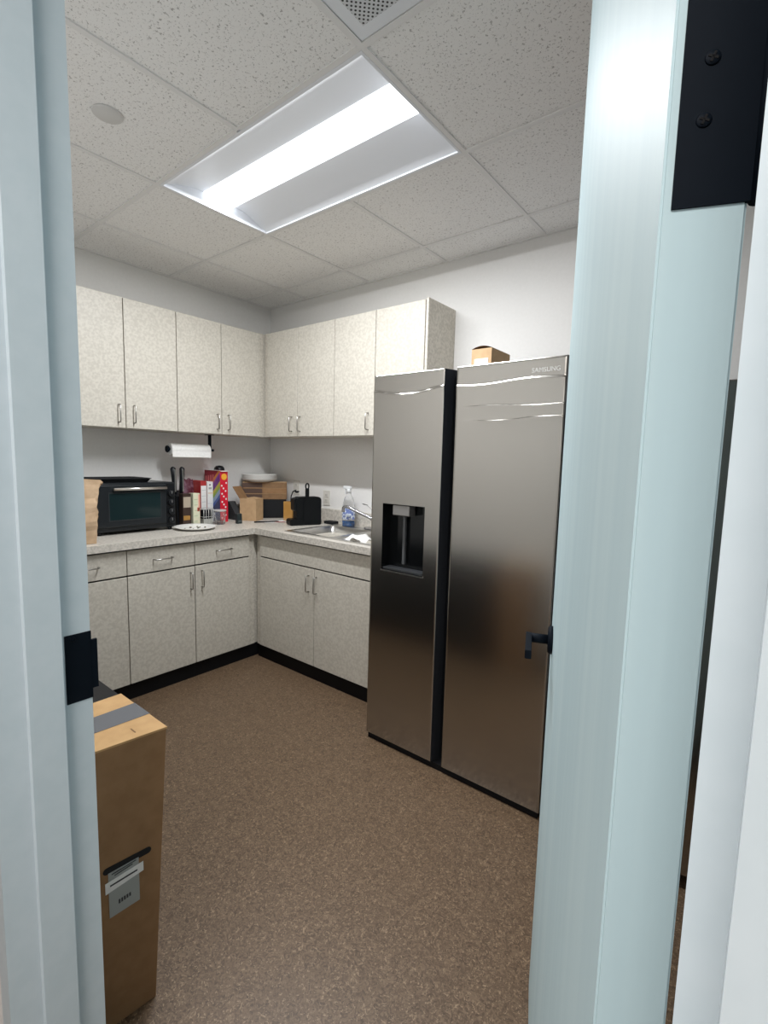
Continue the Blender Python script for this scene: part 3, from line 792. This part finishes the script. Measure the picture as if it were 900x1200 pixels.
for k in range(4):
    MB().box(-.085+.03*k, -.070+.03*k, -.0332, -.0320, .27+.004*k, .33+.004*k).build('print_letter_shape', mat('pinkish_print', (.50, .12, .12), .5), e)
cn = empty('canister', (.055, -.525, z0), 'black domed canister top showing behind the red cereal box', 'canister')
MB().lathe([(.034, 0), (.036, .004), (.036, .33)], n=32).build('jar', BLACKM, cn)
MB().lathe([(.040, .33), (.040, .365), (.036, .388), (.024, .402), (.001, .406)], n=32).build('lid', BLACK, cn)

# wire holder with dark packets
wh = empty('wire_holder', (.265, -.765, z0), 'small wire holder with dark sachets standing behind the plate', 'wire holder')
m = MB()
hx_, hy_ = .03, .038
for zz in (.004, .055, .108): m.tube([(-hx_, -hy_, zz), (hx_, -hy_, zz), (hx_, hy_, zz), (-hx_, hy_, zz), (-hx_, -hy_, zz)], .0016, 6)
for k in range(5):
    yy = -hy_+2*hy_*k/4; m.tube([(hx_, yy, .004), (hx_, yy, .108)], .0016, 6); m.tube([(-hx_, yy, .004), (-hx_, yy, .108)], .0016, 6)
m.build('wire_frame', mat('pale_wire', (.7, .7, .68), .35, .6), wh)
MB().box(-.024, .024, -.033, .033, .002, .040).build('lower_box', mat('grey_sachets', (.45, .45, .42), .6), wh)
for k in range(3):
    o = MB().box(-.022, .024, -.033+.023*k, -.013+.023*k, .041, .102, bev=.002).build('sachet', BLACKM, label=('leftmost', 'middle', 'rightmost')[k]+' dark sachet standing in the small wire holder', cat='sachet', group='dark sachets in the wire holder', origin='base')
    o.location += Vector((.265, -.765, z0))
# clear plastic tub
ct = empty('plastic_tub', (.315, -.690, z0), 'clear plastic tub in front of the cereal box', 'tub')
MB().lathe([(.030, 0), (.034, .003), (.040, .085), (.042, .087), (.042, .093), (.039, .093), (.037, .085), (.031, .005), (.001, .004)], n=32).build('tub', CLEAR, ct)
MB().lathe([(.043, .092), (.043, .099), (.038, .102), (.001, .102)], n=32).build('lid', mat('frosted_lid', (.75, .75, .74), .3, trans=.4), ct)
# phone and dock
dk = empty('charging_dock', (.150, -.462, z0), 'dark grey charging dock between cereal box and open carton', 'dock')
m = MB(); m.prism([(-.06, 0), (.06, 0), (.055, .04), (-.03, .135), (-.06, .135)], -.024, .030, axis='y'); m.build('base', mat('dark_grey_plastic', (.045, .047, .05), .5), dk)
MB().box(-.04, .05, -.02, .025, .0, .002).build('foot_pad', BLACK, dk)
ph = empty('phone_handset', (.372, -.575, z0), 'small dark handset standing left of the open carton', 'handset')
MB().prism([(-.012, 0), (.014, 0), (.008, .070), (-.012, .072)], -.019, .019, axis='y').build('case', mat('dark_green_plastic', (.018, .026, .028), .4), ph)
MB().box(.0125, .0140, -.012, .012, .012, .024).build('keypad', mat('grey_keys', (.10, .11, .11), .5), ph)

# ------------------------------------------------------------------ the corner: open carton, stack, plates
oc = empty('open_carton', (.262, -.385, z0), 'small open kraft carton with raised flap on the corner worktop', 'box', None, R(26))
hw_, hd_ = .066, .058; hh = .165
m = MB()
for (x0_, x1_, ya, yb) in ((-hw_, hw_, -hd_, -hd_+.004), (-hw_, hw_, hd_-.004, hd_), (-hw_, -hw_+.004, -hd_+.004, hd_-.004), (hw_-.004, hw_, -hd_+.004, hd_-.004)): m.box(x0_, x1_, ya, yb, 0, hh)
m.box(-hw_+.004, hw_-.004, -hd_+.004, hd_-.004, 0, .004)
m.build('walls', KRAFT2, oc)
fl = MB(); fl.prism([(-hw_, hh), (-hw_-.004, hh), (-hw_-.060, hh+.085), (-hw_-.056, hh+.087)], -hd_, hd_, axis='y'); fl.build('flap', KRAFT, oc)
fl = MB(); fl.prism([(hw_, hh), (hw_, hh-.004), (-.01, hh+.004), (-.01, hh+.008)], -hd_, hd_, axis='y'); fl.build('flap', KRAFT2, oc)

ang = math.atan2(.8, .6)   # tangent direction of the diagonal stack
n_ = Vector((.8, -.6)); t_v = Vector((.6, .8)); Mid = Vector((.235, -.24))
ctr = Mid-n_*.078
def rot(): return math.atan2(t_v.y, t_v.x)
bb = empty('black_box', (ctr.x, ctr.y, z0), 'black box at the bottom of the corner stack under brown cartons', 'box', None, rot())
MB().box(-.165, .165, -.074, .074, 0, .148, bev=.004).build('case', BLACKM, bb)
MB().box(-.150, .150, -.0755, -.0735, .006, .012).build('front_seam', BLACK, bb)
zz = z0+.1485
names_ = ('lowest', 'middle', 'topmost')
for k in range(3):
    fc_ = empty('flat_carton', (ctr.x, ctr.y, zz), names_[k]+' of three flat brown cartons stacked on the black box', 'carton', 'flat brown cartons in the corner stack', rot())
    m = MB(); m.prism(rounded(-.170, .170, -.077, .077, .012, 4), 0, .0425); m.build('tray', KRAFT3 if k == 2 else (KRAFT if k == 1 else KRAFT3), fc_)
    MB().box(-.168, -.02, -.0785, -.0765, .003, .038).build('side_label', mat('dark_cardboard', (.10, .06, .045), .7), fc_, label='darker brown printed band')
    MB().prism(rounded(-.171, .171, -.078, .078, .012, 4), .0427, .0440).build('lid_edge', KRAFT2, fc_)
    zz += .0447
# stack of white plates
for k in range(5):
    e = MB().lathe([(.001, .002), (.092, .002), (.130, .024), (.137, .0245), (.137, .0225), (.095, 0), (.001, 0)], n=48).build('paper_plate', WHITE, group='white plates on the corner stack', cat='plate', label=('lowest of the five white plates stacked on the cartons', 'second lowest of the five white plates stacked on the cartons', 'middle one of the five white plates stacked on the cartons', 'second highest of the five white plates stacked on the cartons', 'topmost of the five white plates stacked on the cartons')[k])
    e.location = (.148, -.228, zz+.0005+k*.0085)

# loose papers, pen
m = MB(); m.prism([(.36, -.46), (.47, -.40), (.52, -.30), (.46, -.22), (.38, -.30)], z0, z0+.0012); m.build('paper_sheet', PAPER, label='loose white paper sheet on the worktop in the corner', cat='paper', origin='base')
m = MB(); m.prism([(.44, -.255), (.56, -.27), (.57, -.235), (.45, -.20)], z0+.0014, z0+.004); m.build('envelope', PAPER, label='white folded envelope lying near the small wooden holder', cat='envelope', origin='base')
pn = empty('pen', (.455, -.395, z0+.0018), 'black pen lying on the white paper sheet', 'pen', None, math.atan2(.20, .09))
MB().tube([(-.09, 0, .005), (.07, 0, .005), (.09, 0, .005)], [.005, .005, .0025], 10).build('barrel', BLACK, pn)
MB().box(-.085, -.045, -.001, .001, .0095, .011).build('clip', CHROME, pn)
MB().prism([(.47, -.345), (.51, -.33), (.535, -.285), (.515, -.28)], z0+.0014, z0+.004).build('card', mat('dull_red', (.35, .10, .09), .6), label='small dull red card lying beside the pen', cat='card', origin='base')

# wooden utensil holder with a black ladle
uh = empty('utensil_holder', (.515, -.205, z0), 'small amber wooden holder left of the black appliance', 'holder')
WOOD = noisy('amber_wood', (.48, .25, .06), (.56, .31, .09), 12, .5)
m = MB()
for (x0_, x1_, ya, yb) in ((-.05, .05, -.04, -.034), (-.05, .05, .034, .04), (-.05, -.044, -.034, .034), (.044, .05, -.034, .034)): m.box(x0_, x1_, ya, yb, 0, .148)
m.box(-.044, .044, -.034, .034, 0, .006); m.build('box', WOOD, uh)
MB().box(-.051, .051, -.041, -.0395, .006, .02).build('lower_band', KRAFT2, uh)
ld_ = empty('ladle', (.505, -.205, z0+.02), 'black ladle hooking out of the amber wooden holder', 'ladle')
MB().tube([(-.004, 0, 0), (-.006, 0, .12), (0, 0, .17), (.02, .0, .205), (.045, .005, .215)], [.004, .004, .004, .005, .006], 10).build('handle', BLACK, ld_)
MB().lathe([(.001, -.012), (.014, -.008), (.018, .004), (.015, .004), (.001, -.004)], (.058, .006, .208), 16).build('bowl', BLACK, ld_)

# black upright appliance, face towards the sink
ap = empty('upright_appliance', (.715, -.245, z0), 'black rounded appliance standing upright with a looped handle beside the sink', 'appliance', None, math.atan2(.22, .09))
APM = mat('appliance_black', (.005, .006, .007), .45, spec=.25)
# local x runs along the face, local -y is the side turned to the camera
m = MB(); m.prism(rounded(-.085, .100, 0.004, .202, .026, 6), -.045, .035, axis='y'); 
m.build('shell', APM, ap)
m = MB(); m.prism(rounded(-.035, .095, .020, .190, .02, 5), -.053, -.044, axis='y'); m.build('front_panel', APM, ap)
m = MB(); m.prism(rounded(-.105, -.055, .10, .195, .02, 5), -.04, .03, axis='y'); m.build('side_pod', APM, ap)
m = MB(); m.prism(rounded(-.135, .10, 0, .045, .015, 4), -.05, .04, axis='y'); m.build('foot', APM, ap)
hd = MB()
lp = []
for k in range(25):
    a = 2*math.pi*k/24; lp.append((.008+.012*math.cos(a), 0, .276+.020*math.sin(a)))
hd.tube(lp, .0055, 8); hd.box(-.006, .022, -.008, .008, .195, .262, bev=.004)
hd.build('handle', APM, ap)

# wall outlets
for (x, z, lb) in ((.335, 1.155, 'ivory wall outlet above the amber wooden holder'), (.680, 1.095, 'ivory wall outlet behind the black upright appliance')):
    e = empty('wall_outlet', (x, -.0008, z), lb, 'outlet', 'wall outlets over the worktop')
    MB().box(-.035, .035, -.006, 0, -.057, .057, bev=.002).build('cover_plate', mat('ivory', (.66, .64, .59), .4), e)
    for zz in (-.02, .02):
        s_ = MB().box(-.016, .016, -.0085, -.005, zz-.014, zz+.014, bev=.002).build('socket', mat('ivory2', (.62, .60, .55), .4), e)
        for xx in (-.006, .006): MB().box(xx-.001, xx+.001, -.0088, -.008, zz-.004, zz+.006).build('slot', GAP, s_)

# paper towel holder under the wall cabinet
th = empty('towel_holder', (.17, -.82, UB-.003), 'black paper towel holder fixed under the wall cabinet', 'towel holder')
m = MB(); m.box(-.014, .014, .140, .152, -.112, 0, bev=.002); m.box(-.022, .022, .120, .170, -.004, 0); m.build('bracket', BLACKMETAL, th)
MB().tube([(0, -.168, -.1105), (0, .172, -.1105)], .006, 12).build('rod', BLACKMETAL, th)
MB().lathe([(.022, -.172), (.024, -.166), (.018, -.158), (.006, -.152)], (0, 0, -.1105), 24, 'y').build('end_cap', BLACKMETAL, th)
MB().lathe([(.009, .152), (.009, .176)], (0, 0, -.1105), 16, 'y').build('end_knob', BLACKMETAL, th)
pr = empty('paper_towel_roll', (.17, -.82, UB-.1135), 'white paper towel roll on the black holder under the cabinet', 'paper towel roll')
m = MB(); m.lathe([(.012, -.148), (.037, -.150), (.038, -.149), (.038, .134), (.037, .135), (.012, .133)], n=40, axis='y'); m.build('roll', PAPER, pr)
MB().box(.034, .0362, -.149, .134, -.052, .0).build('loose_end', PAPER, pr)

bpy.context.view_layer.update()
